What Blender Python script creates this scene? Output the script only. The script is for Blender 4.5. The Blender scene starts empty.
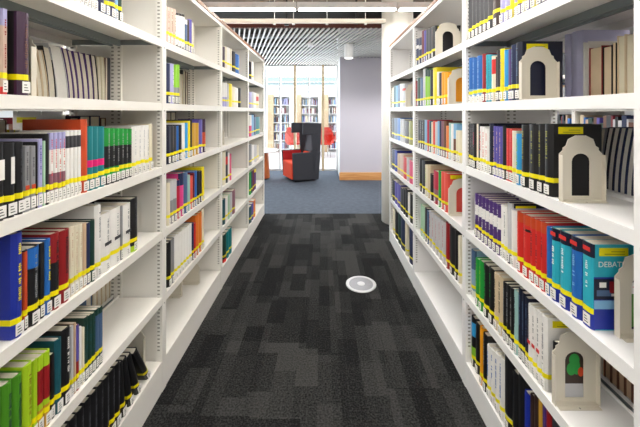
import bpy, bmesh, math, random
from mathutils import Vector, Matrix
random.seed(7)
S = bpy.context.scene
C = S.collection
F = 310.0            # focal length in pixels of the 640 wide frame
EYE = 1.5
PI = math.pi

# ------------------------------------------------------------------ materials
def lin(c):
    return tuple(((v/12.92) if v <= .04045 else ((v+.055)/1.055)**2.4) for v in c)
def hexc(h):
    return lin((int(h[0:2],16)/255, int(h[2:4],16)/255, int(h[4:6],16)/255))
_m = {}
def mat(name, col, rough=.5, metal=0.0, emit=0, noise=0.0, nscale=40, bump=0.0, coat=0.0):
    if name in _m: return _m[name]
    m = bpy.data.materials.new(name); m.use_nodes = True
    nt = m.node_tree; b = nt.nodes['Principled BSDF']
    b.inputs['Base Color'].default_value = (*col, 1)
    b.inputs['Roughness'].default_value = rough
    b.inputs['Metallic'].default_value = metal
    if coat: b.inputs['Coat Weight'].default_value = coat
    if emit:
        b.inputs['Emission Color'].default_value = (*col, 1)
        b.inputs['Emission Strength'].default_value = emit
    if noise or bump:
        tc = nt.nodes.new('ShaderNodeTexCoord'); n = nt.nodes.new('ShaderNodeTexNoise')
        n.inputs['Scale'].default_value = nscale; n.inputs['Detail'].default_value = 3
        nt.links.new(tc.outputs['Object'], n.inputs['Vector'])
        if noise:
            mr = nt.nodes.new('ShaderNodeMapRange')
            mr.inputs['To Min'].default_value = 1-noise; mr.inputs['To Max'].default_value = 1+noise
            nt.links.new(n.outputs['Fac'], mr.inputs['Value'])
            mx = nt.nodes.new('ShaderNodeMix'); mx.data_type = 'RGBA'; mx.blend_type = 'MULTIPLY'
            mx.inputs['Factor'].default_value = 1
            mx.inputs['A'].default_value = (*col, 1)
            nt.links.new(mr.outputs['Result'], mx.inputs['B'])
            nt.links.new(mx.outputs['Result'], b.inputs['Base Color'])
        if bump:
            bp = nt.nodes.new('ShaderNodeBump'); bp.inputs['Strength'].default_value = bump
            bp.inputs['Distance'].default_value = .004
            nt.links.new(n.outputs['Fac'], bp.inputs['Height'])
            nt.links.new(bp.outputs['Normal'], b.inputs['Normal'])
    _m[name] = m
    return m

PAL = {  # book cloth and paper colours
 'black':'17171a','charcoal':'35363b','dark grey':'4a4c52','grey':'8a8b8e','light grey':'c3c3c6','white':'eceae6',
 'cream':'e3dbc3','tan':'c7a98c','beige':'d6c2a2','pinkish tan':'cfb3a3','navy':'1c2850','dark navy':'12172f','blue':'2266b4',
 'royal blue':'1c2f96','bright blue':'2f9ad8','sky blue':'3fb0e6','light blue':'7fb0d6','lavender':'a9a6d2','violet':'5b52a8',
 'purple':'4c2f72','dark purple':'361335','maroon':'6d1420','dark red':'931a1f','red':'cf2a26','crimson':'b5153a',
 'coral':'e2564a','orange':'e07a2c','burnt orange':'c6481f','amber':'f2a31c','gold':'c79a30','yellow':'eedc1c','lime':'a8cc22',
 'lime green':'86c22c','green':'1f9a3c','leaf green':'4c8f22','dark green':'1c3d33','pale green':'a9cdb0','teal':'127f86',
 'dark teal':'17505c','turquoise':'2aa9bd','pink':'e0527e','magenta':'d9458c','mauve':'8a5a68','brown':'6b4634',
 'dark brown':'35241f','slate blue':'4a6488','pale teal':'9cc4c0','olive':'8b8a1e','hot pink':'e8197c','blue white':'8fb0cc','pale lavender':'c9c9ea'}
def bm_(name): return mat('cloth_'+name.replace(' ','_'), hexc(PAL[name]), .42, noise=.06, nscale=25)
STEEL = mat('white_powder_coated_steel', hexc('ebe8e1'), .45, noise=.015, nscale=6)
STEELR = mat('bright_white_powder_coated_steel', hexc('f0efee'), .45, noise=.015, nscale=6)
SLOT = mat('slot_shadow_gap', hexc('98968f'), .9)
PAGE = mat('page_paper', hexc('ddd6c6'), .9, noise=.08, nscale=120)
PAGEW = mat('white_page_paper', hexc('e6e4df'), .9, noise=.06, nscale=120)
TAPE = mat('yellow_tape', hexc('f2e400'), .4)
CALL = mat('call_number_paper', hexc('eceae6'), .6)
INK = mat('grey_ink', hexc('3a3a3c'), .6)
GREY_LIP = mat('shade_grey_lip', hexc('7c8486'), .5, metal=.2)  # shade of the gap between shelves put into lip and flange colour

def link(name, mesh, parent=None, mats=()):
    o = bpy.data.objects.new(name, mesh); C.objects.link(o)
    for m in mats: mesh.materials.append(m)
    if parent: o.parent = parent
    return o
def tag(o, label=None, cat=None, group=None, kind=None):
    if label: o['label'] = label
    if cat: o['category'] = cat
    if group: o['group'] = group
    if kind: o['kind'] = kind
    return o
def empty(name, loc, rz=0, **k):
    o = bpy.data.objects.new(name, None); C.objects.link(o)
    o.empty_display_size = .05
    o.location = loc; o.rotation_euler = (0,0,rz)
    return tag(o, **k)

class MB:
    def __init__(s): s.v = []; s.f = []; s.mi = []
    def box(s, x0,x1,y0,y1,z0,z1, mi=0, M=None):
        n = len(s.v)
        p = [(x0,y0,z0),(x1,y0,z0),(x1,y1,z0),(x0,y1,z0),(x0,y0,z1),(x1,y0,z1),(x1,y1,z1),(x0,y1,z1)]
        if M: p = [tuple(M @ Vector(q)) for q in p]
        s.v += p
        for f in ((0,3,2,1),(4,5,6,7),(0,1,5,4),(1,2,6,5),(2,3,7,6),(3,0,4,7)):
            s.f.append(tuple(n+i for i in f)); s.mi.append(mi)
        return s
    def quad(s, pts, mi=0):
        n = len(s.v); s.v += list(pts); s.f.append(tuple(range(n, n+len(pts)))); s.mi.append(mi); return s
    def prism(s, poly, a0, a1, axis='z', mi=0, M=None, nz=1, bend=None):
        """extrude a 2D polygon (counter-clockwise) along an axis"""
        n0 = len(s.v); k = len(poly)
        for j in range(nz+1):
            a = a0+(a1-a0)*j/nz
            for (p,q) in poly:
                v = (p,q,a) if axis=='z' else ((p,a,q) if axis=='y' else (a,p,q))
                if bend: v = bend(v)
                if M: v = tuple(M @ Vector(v))
                s.v.append(v)
        for j in range(nz):
            for i in range(k):
                b = n0+j*k
                s.f.append((b+i, b+(i+1)%k, b+k+(i+1)%k, b+k+i)); s.mi.append(mi)
        s.f.append(tuple(n0+i for i in reversed(range(k)))); s.mi.append(mi)
        s.f.append(tuple(n0+nz*k+i for i in range(k))); s.mi.append(mi)
        return s
    def cyl(s, cx,cy,r0,r1,z0,z1,n=32,mi=0):
        n0=len(s.v)
        for (r,z) in ((r0,z0),(r1,z1)):
            for i in range(n):
                a=2*PI*i/n; s.v.append((cx+r*math.cos(a),cy+r*math.sin(a),z))
        for i in range(n):
            s.f.append((n0+i,n0+(i+1)%n,n0+n+(i+1)%n,n0+n+i)); s.mi.append(mi)
        s.f.append(tuple(n0+i for i in reversed(range(n)))); s.mi.append(mi)
        s.f.append(tuple(n0+n+i for i in range(n))); s.mi.append(mi)
        return s
    def lathe(s, prof, n=48, mi=0, cx=0, cy=0):
        n0=len(s.v); k=len(prof)
        for (r,z) in prof:
            for i in range(n):
                a=2*PI*i/n; s.v.append((cx+r*math.cos(a),cy+r*math.sin(a),z))
        for j in range(k-1):
            for i in range(n):
                s.f.append((n0+j*n+i,n0+j*n+(i+1)%n,n0+(j+1)*n+(i+1)%n,n0+(j+1)*n+i)); s.mi.append(mi)
        s.f.append(tuple(n0+i for i in reversed(range(n)))); s.mi.append(mi)
        s.f.append(tuple(n0+(k-1)*n+i for i in range(n))); s.mi.append(mi)
        return s
    def build(s, name, mats, parent=None, smooth=False, bevel=0, recalc=False):
        me = bpy.data.meshes.new(name); me.from_pydata(s.v, [], s.f)
        if not isinstance(mats,(list,tuple)): mats=[mats]
        for m in mats: me.materials.append(m)
        me.polygons.foreach_set('material_index', s.mi)
        if recalc:
            b = bmesh.new(); b.from_mesh(me); bmesh.ops.recalc_face_normals(b, faces=b.faces); b.to_mesh(me); b.free()
        if smooth: me.polygons.foreach_set('use_smooth', [True]*len(me.polygons))
        me.update()
        o = link(name, me, parent)
        if bevel:
            md = o.modifiers.new('bevel','BEVEL'); md.width = bevel; md.segments = 2; md.limit_method='ANGLE'; md.angle_limit=.6
        if smooth:
            md = o.modifiers.new('wn','WEIGHTED_NORMAL')
        return o

# ------------------------------------------------------------------ camera
cd = bpy.data.cameras.new('camera'); cam = bpy.data.objects.new('camera', cd); C.objects.link(cam)
cd.sensor_width = 36; cd.lens = F/640*36; cd.clip_start=.05; cd.clip_end=200
cd.shift_x = -3/640; cd.shift_y = -101.5/640
cam.location = (0,0,EYE); cam.rotation_euler = (PI/2,0,0); S.camera = cam

# ------------------------------------------------------------------ shelving
ZS = [1.888,1.548,1.205,.857,.507]      # top faces of the five loose shelves
LIP = .040
TOPZ = 2.225
SIDE = {
 'left':  dict(s=-1, X=.86,  D=[.75,1.70,2.65,3.60,4.55], base=.165, steel=STEEL),
 'right': dict(s=1,  X=.777, D=[.775,1.73,2.68,3.63],     base=.138, steel=STEELR)}
DEPTH=.50
NAMES = {'left':['nearest left bookcase','second left bookcase','third left bookcase','farthest left bookcase'],
         'right':['nearest right bookcase','middle right bookcase','farthest right bookcase']}
TIER = ['top','second','third','fourth','fifth','bottom']

def side_panel(root, s, y0, y1, steel, slots=True, X0=0):
    # local x: 0 at the aisle face growing away from the aisle (times s)
    ym=(y0+y1)/2
    p = MB(); p.box(*sorted((s*.036,s*.464)), ym-.009, ym+.009, .002, TOPZ-.001); p.build('side_panel', steel, root)
    for (a,b,cols) in ((0,.036,(.020,)),(.222,.278,(.233,.267)),(.464,.5,(.482,))):
        u = MB(); u.box(*sorted((s*a,s*b)), y0, y1, 0, TOPZ-.002)
        if slots:
            z=.22
            while z < TOPZ-.04:
                for cx in cols:
                    x0,x1 = sorted((s*(cx-.0065), s*(cx+.0065)))
                    u.quad([(x0,y0-.0006,z),(x1,y0-.0006,z),(x1,y0-.0006,z+.008),(x0,y0-.0006,z+.008)],1)
                z+=.020
        if a==0:   # bolt heads on the aisle face of the post
            for zz in ZS:
                xx=-s*.0007
                u.quad([(xx,ym-.004*s*-1,zz-.045),(xx,ym+.004*s*-1,zz-.045),(xx,ym+.004*s*-1,zz-.037),(xx,ym-.004*s*-1,zz-.037)],1)
        u.build('upright', [steel,SLOT], root)

def shelf_mesh(y0,y1,xa,xb,z,s,lip=LIP):
    m=MB(); t=.003
    X=lambda a,b: sorted((s*a,s*b))
    m.box(*X(xa,xb),y0,y1,z-t,z)                     # sheet
    m.box(*X(xa,xa+.018),y0,y1,z-lip,z-t)            # folded front lip
    m.box(*X(xb-.012,xb),y0,y1,z-lip+.004,z-t,1)       # folded back lip
    m.box(*X(xb-.002,xb),y0,y1,z,z+.012)             # upturned rear edge
    m.box(*X(xa+.018,xb-.012),y0,y0+.002,z-lip+.01,z-t,1)
    m.box(*X(xa+.018,xb-.012),y1-.002,y1,z-lip+.01,z-t,1)
    return m

def bay(s, X, D0, D1, base, steel, label, near_panel=False, slots=True, group=None):
    root = empty('bookcase', (s*X, (D0+D1)/2, 0), label=label, cat='bookcase', group=group)
    h=(D1-D0)/2
    if near_panel: side_panel(root, s, -h, -h+.04, steel, slots)
    side_panel(root, s, h-.04, h, steel, slots)
    y0 = -h+ (.041 if near_panel else .001); y1 = h-.041
    for z in ZS:
        shelf_mesh(y0,y1,.001,.235,z,s).build('shelf', [steel,GREY_LIP], root)
        shelf_mesh(y0,y1,-.499,-.265,z,-s).build('shelf', [steel,GREY_LIP], root)
    b=MB()
    b.box(*sorted((s*.002,s*.498)),y0,y1,base-.012,base)
    b.box(*sorted((s*.002,s*.016)),y0,y1,.001,base-.0125)
    b.box(*sorted((s*.484,s*.498)),y0,y1,.001,base-.0125)
    b.build('plinth', steel, root)
    t=MB(); t.box(*sorted((0,s*.5)),-h,h,TOPZ,TOPZ+.028); t.build('top_panel', steel, root)
    return root

for sd,g in SIDE.items():
    for i in range(len(g['D'])-1):
        if sd=='left': lab=['white steel bookcase nearest the camera on the left, with teal and green books',
            'white steel bookcase second from the camera on the left side of the aisle',
            'white steel bookcase third from the camera on the left, its third shelf almost empty',
            'white steel bookcase at the far end of the left row, beside the round table'][i]
        else: lab=['white steel bookcase nearest the camera on the right, with big black volumes and bookends',
            'white steel bookcase in the middle of the right row, with an empty bottom shelf',
            'white steel bookcase at the far end of the right row, beside the white column'][i]
        bay(g['s'], g['X'], g['D'][i]-(.04 if i==0 else 0), g['D'][i+1], g['base'], g['steel'], lab, near_panel=(i==0), group='white steel bookcases along the %s side of the aisle'%sd)

# ------------------------------------------------------------------ books
def smooth_noise(k): return .5+.5*math.sin(k*12.9898)

def book_parts(root, t, h, depth, col, fwd, hard=True, bands=(), tape=.046, call=True, title=None, cover=None, bend=0,
               detail=True, page=PAGE, sticker=False, stripes=None, tapecol=TAPE, dot=None):
    """spine at x=0, fore edge at x=-depth; fwd = local y direction that faces the camera"""
    c = .0022 if hard else .0008
    bul = min(.006, t*.22) if (hard and t>.016) else .0006
    hz = t/2
    out = [(-depth,-hz),(-.004,-hz),(0,-hz*.72),(bul*.8,-hz*.35),(bul,0),(bul*.8,hz*.35),(0,hz*.72),(-.004,hz),(-depth,hz)]
    inn = [(-depth,hz-c),(-.005,hz-c),(-.0035,0),(-.005,-hz+c),(-depth,-hz+c)]
    nz = 7 if bend else 1
    bf = None
    if bend:
        def bf(v): return (v[0], v[1]+fwd*bend*(v[2]/h)**1.8, v[2])
    m=MB(); m.prism(out+inn,0,h,nz=nz,bend=bf); cv=m.build('cover', bm_(col), root)
    e = .004 if hard else .0004
    p=MB(); p.prism([(-depth+e,-hz+c+.0001),(-.0062,-hz+c+.0001),(-.0062,hz-c-.0001),(-depth+e,hz-c-.0001)], e*.6, h-e, nz=nz, bend=bf)
    p.build('page_block', page, root)
    q=.0005
    def strip(z0,z1,mt,name,side=.0):
        pl=[(-side,-hz-q),(-.004,-hz-q),(0,-hz*.72-q),(bul*.8+q,-hz*.35),(bul+q,0),(bul*.8+q,hz*.35),(0,hz*.72+q),(-.004,hz+q),(-side,hz+q),
            (-side,hz+.0001),(-.0045,hz-.0003),(-.001,0),(-.0045,-hz+.0003),(-side,-hz-.0001)]
        if side<.006: pl=[(-.003,-hz*.8-q*.5),(0,-hz*.72-q),(bul*.8+q,-hz*.35),(bul+q,0),(bul*.8+q,hz*.35),(0,hz*.72+q),(-.003,hz*.8+q*.5)]
        b=MB(); b.prism(pl,z0,z1,nz=1); return b.build(name, mt, cv)
    for (a,b_,cc) in bands:
        q=.0004; strip(a*h,b_*h,bm_(cc),'spine_band', side=.012 if hard else .008)
    if title and detail and t>.008:
        mt = bm_(title); w=min(t*.26,.0085); b=MB(); z=h*(.78 if any(q_[1]==1 and q_[0]>.8 for q_ in bands) else .90); x=bul+.0011
        z1=h*(.30+.2*random.random())
        while z>z1:
            l=.002+.003*random.random()
            if random.random()>.22:
                ww=w*(.55+.45*random.random())
                b.box(x-.0006,x,-ww/2,ww/2,z-l,z)
            z-=l+.0024
        b.build('spine_title', mt, cv)
    if tape:
        tape+=random.uniform(-.0035,.0035)
        q=.0007; strip(tape,tape+.0165,tapecol,'yellow_tape',side=.034)
    if call and detail:
        w=min(t*.42,.012); b=MB(); x=bul+.0013
        b.box(x-.0012,x,-w,w,.007,.040)
        if t>.010:
            for k in range(3): b.box(x,x+.0003,-w*.6,w*(.5-.2*k%2),.013+.008*k,.0155+.008*k,1)
        b.build('call_label',[CALL,INK],cv)
    yf = fwd*(hz+.0012)
    if sticker:
        b=MB(); b.box(-.105,-.02,min(yf,yf-fwd*.001),max(yf,yf-fwd*.001),h-.034,h-.010)
        for k in range(2): b.box(-.095,-.035-.02*k,min(yf,yf+fwd*.0003),max(yf,yf+fwd*.0003),h-.027+.007*k-.002,h-.025+.007*k-.002,1)
        b.build('cover_sticker',[TAPE,bm_('olive')],cv)
    if dot:
        b=MB(); dh,wf=(dot[2],dot[3]) if len(dot)>3 else (.013,.33); b.box(bul+.0004,bul+.0012,-t*wf,t*wf,h*dot[1],h*dot[1]+dh); b.build('spine_dot',bm_(dot[0]),cv)

LAB = []   # records for the labels
def put_book(sd, bayi, tier, x0, x1, ytop, col, n=1, X=None, rev=False, **k):
    g=SIDE[sd]; s=g['s']; inset=k.pop('inset',.015); back = X is not None
    plane = X if back else g['X']+inset
    if rev: depth=k.pop('d',.165)
    zb = ZS[tier] if tier<5 else g['base']
    lean = math.radians(k.pop('lean',0)); hgt=k.pop('h',None); d=k.pop('d',None) if not rev else depth
    D = lambda x: F*plane/abs(x-323)
    a,b = D(x0),D(x1)
    if a>b: a,b=b,a
    lo,hi = g['D'][bayi]+.002, g['D'][bayi+1]-.043
    a=max(a,lo); b=min(b,hi)
    for i in range(n):
        aa=a+(b-a)*i/n; bb=a+(b-a)*(i+1)/n
        t=bb-aa-.0014; mid=(aa+bb)/2
        if t<.003: continue
        if hgt: h=hgt+random.uniform(-.002,.002)
        else:
            xm = 323+ (-1 if sd=='left' else 1)*F*plane/mid
            yt = ytop if not isinstance(ytop,tuple) else ytop[0]+(ytop[1]-ytop[0])*(abs(xm-x0)/max(1e-6,abs(x1-x0)))
            h = EYE-(yt-112)*mid/F - zb
        top = (ZS[tier-1]-LIP if tier>0 else TOPZ)-zb-.006
        h=max(.10,min(h,top))
        dd = d or max(.13,min(.205,h*.72+random.uniform(-.012,.012)))
        if not back: dd=min(dd,.232-inset)
        rz = 0 if s<0 else PI
        px = s*plane
        if rev: rz = PI-rz; px = s*(plane+dd)
        root = empty('book',(px,mid,zb+.0006),rz)
        # local +y faces +D when rz=0, -D when rz=PI
        fwd = -1 if abs(rz)<1 else 1
        if lean:
            root.rotation_euler=(lean*(1 if abs(rz)<1 else -1),0,rz)
            root.location.z = zb+.0006+math.sin(abs(lean))*t/2
        kw=dict(k)
        kw.setdefault('hard', t>.02)
        kw['detail']=mid<2.7
        if rev: kw.update(tape=0,call=False)
        book_parts(root,t,h,dd,col,fwd,**kw)
        LAB.append(dict(o=root,sd=sd,bay=bayi,tier=tier,D=mid,col=col,back=back))

def row(sd,bayi,tier,items,**com):
    for it in items:
        x0,x1,yt,col = it[:4]; k=dict(com); 
        if len(it)>4: k.update(it[4])
        put_book(sd,bayi,tier,x0,x1,yt,col,**k)

L='left'; R='right'
# --- left, nearest bookcase
row(L,0,0,[(40,52,0,'grey',dict(h=.25,n=2)),(52,62,0,'dark green',dict(h=.25,n=2)),(62,70,0,'white',dict(h=.25,n=2)),(70,76,0,'dark green',dict(h=.25)),(76,84,0,'white',dict(h=.25,n=2)),(84,98,0,'light grey',dict(h=.25,n=4,tape=.052)),
 (98,105,0,'navy',dict(h=.26,tape=.06)),(105,109,0,'slate blue',dict(h=.25)),(109,116,0,'navy',dict(h=.26)),(116,118.3,0,'light blue',dict(h=.24)),(118.5,122,0,'dark green',dict(h=.24))])
row(L,0,1,[(2,8,9,'pinkish tan',dict(inset=.03,bands=((.8,1,'lavender'),(.0,.09,'red')),title='dark red',d=.18)),(18,30,13,'black',dict(bands=((.0,1,'dark purple'),),title='brown',hard=True,d=.19))])
row(L,0,2,[(-6,5,143,'black',dict(dot=('white',.52,.055,.25),hard=True)),(5,16,143,'black',dict(dot=('white',.45,.075,.17),hard=True)),(16,24,142,'black',dict(title='dark grey',hard=True)),(24,36.4,146,'grey',dict(n=2,title='dark grey',dot=('burnt orange',.33))),
 (36.4,38,142,'black'),(38,43,139,'lavender',dict(title='violet')),(43,46,141,'pale green'),(46,49.5,134,'black',dict(d=.205)),
 (49.5,66,(133,132),'white',dict(n=4,bands=((.76,1,'lavender'),(.18,.42,'mauve')),title='red')),
 (66,81.5,(131,130),'white',dict(n=4,bands=((.74,.92,'charcoal'),))),(81.5,88,119.5,'burnt orange',dict(d=.215,hard=True)),
 (88,98.5,(126,127),'teal',dict(n=2,bands=((.36,.47,'hot pink'),))),(98.5,105,126.5,'teal',dict(bands=((.36,.47,'hot pink'),),d=.17)),
 (105,132,(128,129),'black',dict(n=6,bands=((.68,1,'green'),(.13,.30,'green')),title='grey')),
 (132,149,(127,125),'white',dict(n=4,title='light grey')),(149,152.5,124,'cream')])
row(L,0,3,[(11.5,23.5,233,'royal blue',dict(hard=True,title='yellow',d=.21,tape=.040)),(24,28,250,'black',dict(bands=((.1,.98,'burnt orange'),))),(28,40,247,'black',dict(bands=((.74,1,'blue'),),title='grey')),
 (40,45,243,'black'),(45,51,239,'blue',dict(title='yellow')),(51,60,233,'dark red',dict(title='black',bands=((.05,.62,'black'),))),(60,70,230,'dark red',dict(title='black')),
 (70,83,(227,224),'cream',dict(n=3,title='tan')),(83,87,223,'tan'),(87,90.5,223,'navy'),(90.5,95,220,'dark green'),
 (95,101.5,205,'white',dict(d=.21,title='grey')),(101.5,111.5,213,'white',dict(title='grey',dot=('charcoal',.45),hard=True)),(111.5,121,208,'white',dict(title='grey',dot=('charcoal',.45),hard=True)),(121,123,206,'grey'),(123,131,204,'white',dict(title='grey',dot=('charcoal',.45),hard=True)),
 (131,138.2,198,'black',dict(title='dark grey',bands=((.0,.11,'lime'),)))])
row(L,0,4,[(-14,2,392,'leaf green',dict(n=2)),(2.5,13,(386,380),'leaf green',dict(title='dark green')),(13,23,(378,372),'leaf green',dict(title='dark green')),(23,33,(366,362),'lime',dict(title='olive')),(33,38,360,'lime'),
 (38,44,356,'lime',dict(bands=((.38,.82,'dark red'),(.0,.3,'gold')))),(44,50.5,351,'lime',dict(bands=((.38,.82,'dark red'),(.0,.3,'gold')))),(51,55,354,'black'),(55,62,339,'dark teal'),(62,71,328,'black',dict(title='white',hard=True)),
 (71,74,326,'light grey'),(74,76.5,323,'tan'),(76.5,79.3,325,'dark red',dict(bands=((.45,1,'violet'),))),(79.3,82,327,'white'),(82,85,328,'cream'),(85,96,(318,312),'dark green',dict(n=3,title='dark teal')),(96,103,(310,306),'dark green',dict(n=2,bands=((.2,.9,'slate blue'),)))])
row(L,0,5,[(44,120.4,0,'black',dict(n=11,h=.262,title='dark grey',hard=True)),(121.8,126,0,'black',dict(h=.25,lean=5,hard=True)),(129.3,133.4,0,'black',dict(h=.25,lean=11,hard=True)),(137.2,141,0,'black',dict(h=.245,lean=18,hard=True)),(147,150.4,0,'black',dict(h=.24,lean=27,hard=True))])
# opposite face of the nearest left bookcase: page edges towards this aisle
BL=1.137
row(L,0,1,[(38,49,51,'beige',dict(bend=.03,n=2)),(49,56.5,48,'black',dict(bend=.03)),(57,69,47,'light grey',dict(bend=.045,page=PAGEW)),(69.5,74.5,50,'purple',dict(bend=.04)),
 (74.5,79,52,'purple',dict(bend=.04)),(79,84.2,53,'purple',dict(bend=.035)),(84.2,89.3,54,'purple',dict(bend=.035)),(89.3,94.3,55,'purple',dict(bend=.03)),(94.3,99,56,'black',dict(bend=.025)),(99,102.5,57,'cream',dict(bend=.015)),(102.5,105.5,57,'cream',dict(bend=.01)),(105.5,107.5,58,'brown'),(107.5,112.5,58,'charcoal',dict(n=2,page=bm_('dark grey')))],X=BL,rev=True)
row(L,0,2,[(-20,7,120,'brown',dict(n=2)),(9,20,130,'yellow',dict(n=2)),(20,61,132,'light grey',dict(n=3,page=PAGEW)),(61.5,65.5,115,'white',dict(d=.215,sticker=True,page=PAGEW)),(70,79,118,'dark green'),(80,100,116,'navy',dict(n=2)),(101,106,118,'brown')],X=BL,rev=True)
row(L,0,4,[(86,92,288,'slate blue'),(93,113,(287,272),'beige',dict(n=4))],X=BL,rev=True)
row(L,0,3,[(40,75,205,'black',dict(n=3)),(80,100,200,'dark brown',dict(n=2))],X=BL,rev=True)
# --- left, second bookcase
row(L,1,0,[(166,176,(7,10),'pinkish tan',dict(n=3,title='brown')),(176,184.7,(13,15),'white',dict(n=3,bands=((0,.07,'black'),(.93,1,'black')))),(185,187.2,20,'slate blue',dict(bands=((.85,1,'white'),))),(187.2,189.3,20,'dark brown'),(189.3,192,20,'violet'),(192,193.6,23,'cream')])
row(L,1,1,[(166.5,170.5,64,'navy'),(170.5,174,64,'lavender',dict(title='white')),(174.2,179.5,65,'grey',dict(n=2,bands=((.42,1,'lime green'),)))])
row(L,1,1,[(180,183,74,'beige'),(183.2,185.5,70,'black'),(185.7,188,72,'brown'),(188,190,74,'beige')],X=BL,rev=True)
row(L,1,2,[(166.5,171,126,'dark navy'),(171,176.5,126,'charcoal',dict(n=2)),(176.5,178.5,126,'blue'),(178.5,182,125,'black'),(182,185,123,'white'),(185,188,123,'bright blue'),(188,190,121,'yellow'),(190,192,120,'black'),(192,196,123,'gold'),(196,199,123,'gold'),(199,202.8,119.5,'violet'),(202.8,205.8,119,'dark purple',dict(bands=((.25,.6,'burnt orange'),)))])
row(L,1,2,[(166,176,112,'black',dict(n=2)),(180,190,120,'olive',dict(n=2))],X=BL,rev=True)
row(L,1,3,[(167.8,170,183,'cream'),(170,173.4,181,'light grey',dict(bands=((0,.55,'grey'),))),(173.4,177,179.5,'light grey',dict(bands=((0,.55,'grey'),))),(177,180,180,'crimson',dict(bands=((.85,1,'navy'),))),(180,184,173,'magenta',dict(bands=((.72,1,'navy'),))),(184,188,172,'slate blue'),(188,190,175,'pale teal'),(190.2,192.8,176,'coral'),(192.8,194.5,173,'maroon'),(194.5,197,171,'blue'),(197,202,171,'black',dict(n=2)),(202,204.2,167,'yellow',dict(d=.20))])
row(L,1,4,[(168,171,242,'black'),(171,174.5,(240,238),'grey'),(174.5,191.7,(237,223),'white',dict(n=6)),(191.7,193.8,223,'navy'),(193.8,196,223,'red'),(196,202,(216,211),'orange',dict(n=2)),(202,204,209,'cream')])
# --- left, third
row(L,2,0,[(222.8,225,47,'dark purple'),(225,227.5,47,'cream'),(227.5,230,48,'white'),(230,232,49,'cream'),(233.2,235.8,52,'charcoal'),(236,239.5,55,'blue')])
row(L,2,1,[(223,227,83,'lavender',dict(n=2,bands=((.4,1,'white'),))),(227,229,84,'light grey'),(229,232.5,84,'yellow'),(232.5,235.5,87,'cream'),(235.5,238.5,88,'white'),(239,241,88,'black')])
row(L,2,3,[(223.2,226,152,'cream'),(226,228,152,'charcoal',dict(bands=((.6,.85,'red'),))),(228,229.5,153,'white'),(229.5,231.5,154,'pink')])
row(L,2,4,[(223.2,225.5,199,'dark teal'),(225.5,228,197,'white'),(228,230,195,'pale green'),(230,232.5,193,'light grey'),(232.5,235.5,190,'mauve')])
row(L,2,5,[(224,226.6,234,'dark green',dict(bands=((0,.12,'red'),))),(226.6,229.3,231,'teal'),(229.3,232,228,'teal')])
# --- left, farthest
row(L,3,0,[(250,251.6,62,'black'),(252,253.6,62,'white')])
row(L,3,1,[(249.8,252,92,'lavender'),(252,254,92,'light grey'),(254,256.5,93,'white'),(256.5,259,94,'cream',dict(bands=((.5,.8,'red'),)))])
row(L,3,2,[(249.8,251.8,115,'pink',dict(bands=((.5,1,'white'),))),(251.8,254,115,'light blue'),(254,256.3,114,'slate blue',dict(bands=((.85,1,'black'),))),(256.3,260,117,'teal')])
row(L,3,3,[(249.8,252,144,'grey'),(252,254.5,145,'white'),(254.5,257,145,'light grey'),(257.3,259,145,'cream')])
row(L,3,4,[(249.8,251.3,172,'green'),(251.3,252.8,171,'navy'),(252.8,254.2,170,'maroon'),(254.2,256.3,169,'purple',dict(bands=((.85,1,'yellow'),)))])
row(L,3,5,[(249.8,252,206,'dark teal'),(252,253.6,203,'violet'),(253.6,255.6,200,'orange')])

# --- right, nearest bookcase
row(R,0,0,[(465.2,492,0,'charcoal',dict(n=6,h=.262,title='dark grey')),(492,500,0,'dark brown',dict(h=.262,tape=.06)),(500,510,0,'lavender',dict(h=.25,n=2)),(510,514,0,'yellow',dict(h=.25)),(514,517,0,'lavender',dict(h=.25)),(517,522,0,'purple',dict(h=.25)),(522,526,0,'cream',dict(h=.25)),(526,531,0,'violet',dict(h=.25)),(531,537,0,'yellow',dict(h=.25)),(537,556,0,'navy',dict(h=.25,n=3))])
row(R,0,1,[(468.5,476.5,58,'blue',dict(n=2,bands=((.14,.3,'light blue'),(0,.14,'white')),title='light blue')),(476.5,482,56,'blue',dict(bands=((.14,.3,'light blue'),(0,.14,'white')),title='light blue')),(482,486,54,'dark red'),(486,491.5,55,'turquoise',dict(n=2,title='dark teal')),(491.5,495.5,56,'cream',dict(bands=((.6,.92,'red'),))),(495.5,497,57,'dark brown'),(497,499.7,50,'charcoal'),(500,504.3,49,'yellow',dict(title='grey')),(504.3,508,50,'bright blue'),(508,511,49,'purple'),(511,515.5,45,'navy',dict(title='slate blue')),(515.5,521.5,42.5,'dark navy',dict(title='slate blue',hard=True,sticker=True,d=.165,tape=.05))])
row(R,0,2,[(465.6,473,(123,124),'charcoal',dict(n=3,title='grey')),(473,476.5,125,'black',dict(title='crimson')),(476.5,478.2,124,'cream'),(478.2,480,124,'black'),(480,489,(126,130),'white',dict(n=3,title='red')),(489.2,493.3,123.5,'dark navy',dict(d=.2)),(493.5,502.5,(126,128),'violet',dict(n=3,title='tan')),(502.5,506,126,'black'),(506,512,(128,130),'red',dict(n=2,title='coral')),(512,516,131,'cream'),(516,520.7,134,'bright blue',dict(title='lime green')),
 (520.7,528,125,'black',dict(title='olive',hard=True)),(528,538.4,124.5,'black',dict(title='olive',hard=True)),(538.4,543.9,124,'black',dict(title='olive',hard=True)),(543.9,552.6,124,'black',dict(title='olive',hard=True,sticker=True,d=.17))])
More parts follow.
